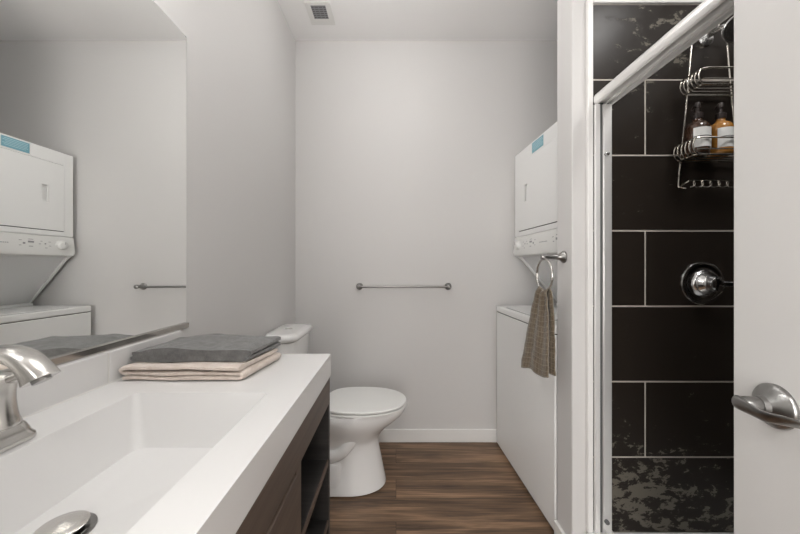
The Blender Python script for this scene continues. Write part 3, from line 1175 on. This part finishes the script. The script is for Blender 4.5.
for i, (x, y0, y1) in enumerate(((0.803, YE0 + 0.015, 0.50), (0.830, YE0 + 0.03, 0.535))):
    g = EN('glass_panel', B(x - 0.003, x + 0.003, y0, y1, 0.172, 1.815), GLASS)
    EN('hanger_rail', B(x - 0.006, x + 0.006, y0, y1, 1.815, 1.832), ALU, g, bevel=0.001)
    EN('stile', B(x - 0.007, x + 0.007, y1 - 0.002, y1 + 0.016, 0.168, 1.830), ALU, g, bevel=0.002)

# shower valve
XV, ZV = 1.213, 1.130
sv = thing('shower_valve', 'round chrome shower valve with lever handle on the dark tiles', 'shower valve', (XV, 1.270, ZV))
bm = lathe(NB(), [(0.084, 0.0), (0.085, -0.003), (0.083, -0.008), (0.074, -0.012), (0.066, -0.010), (0.060, -0.010), (0.050, -0.015), (0.046, -0.020)], n=56, axis='y')
obj('escutcheon', bm, CHROME, sv, smooth=True)
bm = lathe(NB(), [(0.046, -0.019), (0.043, -0.030), (0.034, -0.040), (0.030, -0.055), (0.027, -0.066), (0.018, -0.072), (0.001, -0.073)], n=40, axis='y')
hb = obj('hub', bm, CHROME, sv, smooth=True)
bm = NB()
tube(bm, smooth_path([(0.0, -0.056, 0), (0.028, -0.066, 0.0), (0.060, -0.074, 0.001), (0.095, -0.078, 0.003), (0.105, -0.078, 0.003)], 5),
     [0.014, 0.0138, 0.0134, 0.013, 0.0125, 0.012, 0.0115, 0.011, 0.0105, 0.0102, 0.010, 0.0098, 0.0096, 0.0095, 0.0095, 0.0095, 0.0094, 0.0092, 0.009, 0.0075, 0.004], 16)
obj('lever', bm, CHROME, hb, smooth=True)

# shower head
XS, ZS = 1.228, 2.100
CHROMES = mat('shower_chrome', (0.88, 0.88, 0.88), 0.2, 0.9)
sh = thing('showerhead', 'chrome shower head on a short arm above the caddy', 'shower head', (XS, 1.270, ZS))
bm = lathe(NB(), [(0.030, 0), (0.030, -0.004), (0.024, -0.010), (0.012, -0.014)], n=32, axis='y')
obj('flange', bm, CHROMES, sh, smooth=True)
bm = NB()
tube(bm, smooth_path([(0, 0, 0), (0, -0.035, 0.004), (-0.004, -0.075, -0.010), (-0.008, -0.100, -0.034)], 6), 0.0105, 16)
obj('arm', bm, CHROMES, sh, smooth=True)
dirv = Vector((-0.30, -0.80, -0.50)).normalized()
org = Vector((-0.010, -0.108, -0.042))


def orient(bm, org, dirv):
    q = Vector((0, 0, 1)).rotation_difference(dirv)
    bm.transform(Matrix.Translation(org) @ q.to_matrix().to_4x4())
    return bm


bm = lathe(NB(), [(0.012, -0.022), (0.016, -0.014), (0.017, -0.004), (0.013, 0.004), (0.016, 0.012), (0.033, 0.028), (0.043, 0.038), (0.045, 0.046), (0.043, 0.050)], n=40)
hd = obj('head', orient(bm, org, dirv), CHROMES, sh, smooth=True)
bm = lathe(NB(), [(0.0425, 0.049), (0.041, 0.0515), (0.030, 0.0510), (0.001, 0.052)], n=40)
for r, c in ((0.010, 6), (0.021, 12), (0.033, 18)):
    for k in range(c):
        a = 2 * PI * k / c
        lathe(bm, [(0.0018, 0.050), (0.0018, 0.0540), (0.0008, 0.0545)], (r * math.cos(a), r * math.sin(a), 0), 'z', 8)
obj('face_plate', orient(bm, org, dirv), NICKELD, hd, smooth=True)

# ------------------------------------------------------------ wire caddy
cad = thing('shower_caddy', 'two-tier silver wire shower caddy hanging on the dark tiles from the shower arm', 'shower caddy', (1.228, 1.262, 1.50))
O = Vector((1.228, 1.262, 1.50))
bmf = NB()


def wt(bm, pts, r=0.0028, sm=0, closed=False):
    P = smooth_path(pts, sm) if sm else pts
    tube(bm, [Vector(p) - O for p in P], r, 8, closed=closed)


yw = 1.254
wt(bmf, [(1.158, yw, 2.062), (1.147, yw, 1.93), (1.125, yw, 1.70), (1.107, yw, 1.525), (1.110, yw - 0.004, 1.506), (1.125, yw - 0.012, 1.500)], 0.003, 4)
wt(bmf, [(1.298, yw, 2.062), (1.309, yw, 1.93), (1.331, yw, 1.70), (1.349, yw, 1.525), (1.346, yw - 0.004, 1.506), (1.331, yw - 0.012, 1.500)], 0.003, 4)
wt(bmf, [(1.158, yw, 2.062), (1.170, yw - 0.006, 2.085), (1.195, yw - 0.03, 2.100), (1.210, yw - 0.03, 2.118), (1.222, yw - 0.03, 2.124), (1.234, yw - 0.03, 2.118), (1.252, yw - 0.03, 2.100), (1.286, yw - 0.006, 2.085), (1.298, yw, 2.062)], 0.003, 5)
obj('hanger', bmf, WIRE, cad, smooth=True)


def basket(x0, x1, zt, zb, d, nm):
    bm = NB()
    yb, yf = yw, yw - d
    r = 0.018
    rimp = [(x0, yb, zt), (x0, yf + r, zt), (x0 + r * 0.3, yf + r * 0.3, zt), (x0 + r, yf, zt), (x1 - r, yf, zt), (x1 - r * 0.3, yf + r * 0.3, zt), (x1, yf + r, zt), (x1, yb, zt)]
    wt(bm, rimp, 0.0032)
    wt(bm, [(x0, yb, zt), (x1, yb, zt)], 0.0025)
    x0b, x1b, yfb = x0 + 0.010, x1 - 0.010, yf + 0.010
    zl = zb + 0.012
    low = [(x0b, yb, zb), (x0b, yfb, zb), (x1b, yfb, zb), (x1b, yb, zb)]
    wt(bm, low, 0.0028)
    wt(bm, [(x0b, yb, zb), (x1b, yb, zb)], 0.0028)
    o = obj(nm, bm, WIRE, cad, smooth=True)
    # bowed side wires
    for side in (0, 1):
        for k in range(6):
            y = yf + 0.010 + (d - 0.014) * k / 5
            xa_, xb_ = (x0, x0b) if side == 0 else (x1, x1b)
            s = -1 if side == 0 else 1
            b2 = NB()
            wt(b2, [(xa_, y, zt), (xa_ + s * 0.006, y, zt - (zt - zb) * 0.35), (xa_ + s * 0.003, y, zt - (zt - zb) * 0.7), (xb_, y, zb)], 0.0026, 4)
            obj('side_wire', b2, WIRE, o, smooth=True)
    b2 = NB()
    zm = zb + (zt - zb) * 0.3
    wt(b2, [(x0 + 0.004, yf + 0.004, zm), (x1 - 0.004, yf + 0.004, zm)], 0.0026)
    obj('front_wire', b2, WIRE, o, smooth=True)
    for k in range(4):
        y = yf + 0.018 + (d - 0.026) * k / 3
        b2 = NB()
        wt(b2, [(x0b, y, zb), (x1b, y, zb)], 0.0020)
        obj('shelf_wire', b2, WIRE, o, smooth=True)
    return o


basket(1.117, 1.339, 1.920, 1.865, 0.090, 'upper_basket')
basket(1.092, 1.364, 1.664, 1.607, 0.095, 'lower_basket')
# scrolled soap rail at the foot
bm = NB()
yr = yw - 0.035
wt(bm, [(1.110, yw, 1.506), (1.112, yr, 1.520), (1.140, yr, 1.523), (1.316, yr, 1.523), (1.344, yr, 1.520), (1.346, yw, 1.506)], 0.0028, 4)
pts = []
for k in range(0, 81):
    t = k / 80
    pts.append((1.118 + t * 0.220 + 0.010 * math.sin(t * 2 * PI * 7), yr - 0.003, 1.508 - 0.011 * math.cos(t * 2 * PI * 7)))
wt(bm, pts, 0.0024)
obj('soap_rail', bm, WIRE, cad, smooth=True)
for x in (1.107, 1.349):
    b2 = NB()
    bx = x - O.x
    box(b2, bx - 0.006, bx + 0.006, yw - 0.009 - O.y, yw + 0.006 - O.y, 1.548 - 1.5, 1.566 - 1.5)
    obj('suction_clip', b2, WIRE, cad, bevel=0.002)


# ------------------------------------------------------------ pump bottles
def bottle(name, x, y, z, m, label, rot):
    t = thing(name, label, 'bottle', (x, y, z), rot, 'pump bottles in the shower caddy')
    bm = lathe(NB(), [(0.030, 0.0), (0.0355, 0.003), (0.037, 0.008), (0.037, 0.098), (0.035, 0.108), (0.027, 0.119), (0.016, 0.126), (0.0135, 0.130), (0.0135, 0.140)], n=40)
    obj('body', bm, m, t, smooth=True)
    bm = lathe(NB(), [(0.0155, 0.137), (0.0160, 0.139), (0.0160, 0.156), (0.0110, 0.160), (0.006, 0.162), (0.0055, 0.178), (0.0085, 0.180), (0.0090, 0.194), (0.0070, 0.198), (0.001, 0.199)], n=24)
    pu = obj('pump', bm, mat('pump_plastic', (0.045, 0.035, 0.032), 0.3), t, smooth=True)
    bm = NB()
    tube(bm, smooth_path([(0, 0, 0.189), (0.003, 0.014, 0.192), (0.005, 0.024, 0.189), (0.006, 0.028, 0.182)], 4), 0.0038, 10)
    obj('nozzle', bm, pu.data.materials[0], pu, smooth=True)

    def band(z0, z1, a0, a1, r, mm, nm, par):
        bm = NB()
        K = 16
        rows = []
        for k in range(K + 1):
            a = a0 + (a1 - a0) * k / K
            c, s = math.cos(a), math.sin(a)
            rows.append([(r * c, r * s, z0), (r * c, r * s, z1), ((r - 0.0006) * c, (r - 0.0006) * s, z1), ((r - 0.0006) * c, (r - 0.0006) * s, z0)])
        loft(bm, rows)
        return obj(nm, bm, mm, par, smooth=True)
    lb = band(0.022, 0.094, math.radians(-150), math.radians(-35), 0.0378, LAB, 'label', t)
    band(0.060, 0.0625, math.radians(-150), math.radians(-35), 0.0382, BLK, 'printed_band', lb)
    return t


bottle('pump_bottle', 1.132, 1.202, 1.613, BROWN, 'dark brown pump bottle with white label in the lower caddy basket', 0.0)
bottle('pump_bottle', 1.222, 1.205, 1.613, AMBER, 'amber pump bottle with white label, nearer the open door in the caddy', 0.05)

# ------------------------------------------------------------ bathroom door (open) with lever handle
PHI = math.radians(8)
# door local frame: x = thickness away from viewer's side, y = along the door from hinge to latch
LX, LY = 0.653, 0.550                 # centre of the rose on the near face
SB = 0.081                            # rose to latch edge
DW = 0.765
dv = Vector((math.sin(PHI), math.cos(PHI)))
edge = Vector((LX, LY)) + dv * SB
hinge = edge - dv * DW
dd = struct('door_1', B(0, 0.035, 0, DW, 0.008, 2.03), DOORM, bevel=0.002)
dd.location = (hinge.x, hinge.y, 0)
dd.rotation_euler = (0, 0, -PHI)
ZL = 0.955
YL = DW - SB
bm = lathe(NB(), [(0.0375, 0.0), (0.0375, -0.004), (0.0355, -0.007), (0.024, -0.014), (0.0165, -0.020), (0.0150, -0.028)], (0, YL, ZL), 'x', 48)
rose = obj('door_rose', bm, NICKELD, dd, smooth=True)
bm = lathe(NB(), [(0.0135, -0.026), (0.0140, -0.028), (0.0140, -0.046), (0.0115, -0.051)], (0, YL, ZL), 'x', 32)
obj('handle_neck', bm, NICKELD, dd, smooth=True)
# wave lever running back along the door towards the hinge
path = smooth_path([(-0.050, YL + 0.012, ZL + 0.001), (-0.054, YL + 0.000, ZL + 0.001), (-0.055, YL - 0.018, ZL), (-0.054, YL - 0.042, ZL - 0.002), (-0.050, YL - 0.065, ZL + 0.003), (-0.049, YL - 0.090, ZL + 0.008), (-0.052, YL - 0.110, ZL + 0.010)], 5)
rings = []
m_ = len(path)
for i, p in enumerate(path):
    t = i / (m_ - 1)
    tw = t * 1.0
    Tn = (path[min(i + 1, m_ - 1)] - path[max(i - 1, 0)]).normalized()
    up = Vector((0, 0, 1))
    side = Tn.cross(up).normalized()
    up = side.cross(Tn).normalized()
    end = math.sqrt(max(0.0, 1 - (1 - min(1, t / 0.09)) ** 2)) if t < 0.09 else (math.sqrt(max(0.0, 1 - ((t - 0.93) / 0.07) ** 2)) if t > 0.93 else 1)
    end = max(end, 0.25)
    hh = (0.0125 - 0.003 * t) * end
    ww = (0.0085 - 0.0045 * min(1, t * 2.2)) * end
    a1 = up * math.cos(tw) + side * math.sin(tw)
    a2 = side * math.cos(tw) - up * math.sin(tw)
    rings.append([p + a1 * hh * math.cos(a) + a2 * ww * math.sin(a) for a in [2 * PI * k / 24 for k in range(24)]])
obj('handle_lever', loft(NB(), rings), NICKELD, dd, smooth=True)
for z in (0.25, 1.05, 1.80):
    obj('hinge', lathe(NB(), [(0.007, z - 0.045), (0.007, z + 0.045)], (0.004, -0.006, 0), 'z', 14), NICKELD, dd, smooth=True)

# ------------------------------------------------------------ ceiling fan grille; added lights out of view
vt = thing('ceiling_vent', 'small white ceiling vent with dark slotted grille near the back wall corner', 'vent', (-0.462, 1.94, H))
bm = NB()
for b4 in ((-0.075, -0.044, -0.075, 0.10), (0.044, 0.075, -0.075, 0.10), (-0.044, 0.044, -0.075, -0.052), (-0.044, 0.044, 0.050, 0.10)):
    box(bm, b4[0], b4[1], b4[2], b4[3], -0.008, -0.001)
obj('frame', bm, TRIM, vt, bevel=0.0015)
obj('backing', B(-0.046, 0.046, -0.054, 0.052, -0.0025, -0.001), RUB, vt)
for k in range(7):
    y = -0.047 + k * 0.0155
    obj('slat', B(-0.045, 0.045, y, y + 0.0045, -0.007, -0.003), GREYD, vt)
for k in range(3):
    obj('slat', B(-0.027 + k * 0.0255, -0.024 + k * 0.0255, -0.053, 0.051, -0.0075, -0.0035), GREYD, vt)


def added_lamp(name, x, y, s, label):  # square fixture around an added fill light, out of view
    t = thing(name, label, 'ceiling light', (x, y, H))
    bm = NB()
    h = s / 2
    for b4 in ((-h - .02, h + .02, -h - .02, -h), (-h - .02, h + .02, h, h + .02), (-h - .02, -h, -h, h), (h, h + .02, -h, h)):
        box(bm, *b4, -0.045, -0.001)
    obj('frame', bm, TRIM, t, bevel=0.002)
    obj('diffuser', B(-h, h, -h, h, -0.040, -0.030), GLOW, t)


gl = thing('added_ceiling_light', 'added round white globe ceiling light, out of view over the middle of the bathroom', 'ceiling light', (0.0, 1.40, H))  # fixture added around the ceiling fill light
bm = lathe(NB(), [(0.09, -0.001), (0.09, -0.02), (0.05, -0.03), (0.045, -0.06)])
obj('canopy', bm, NICKEL, gl, smooth=True)
bm = NB()
bmesh.ops.create_uvsphere(bm, u_segments=32, v_segments=20, radius=0.125)
bm.transform(Matrix.Translation((0, 0, -0.17)))
obj('globe', bm, GLOW, gl, smooth=True)
added_lamp('added_ceiling_light', 0.05, -0.95, 0.95, 'added large square ceiling light in the unseen hall outside the door')
added_lamp('added_ceiling_light', 1.22, 0.45, 0.30, 'added small square ceiling light, out of view over the shower')

vl = thing('added_vanity_light', 'added three-globe brushed nickel wall light, out of view above the mirror', 'wall light', (XL, 0.45, 2.19))  # added above the frame for light from the left
obj('backplate', B(0.001, 0.022, -0.34, 0.34, -0.05, 0.05), NICKEL, vl, bevel=0.004)
for y in (-0.25, 0.0, 0.25):
    bm = NB()
    tube(bm, [(0.02, y, 0), (0.078, y, 0)], 0.010, 12)
    obj('arm', bm, NICKEL, vl, smooth=True)
    bm = NB()
    bmesh.ops.create_uvsphere(bm, u_segments=24, v_segments=14, radius=0.046)
    bm.transform(Matrix.Translation((0.134, y, 0)))
    obj('globe', bm, GLOW, vl, smooth=True)
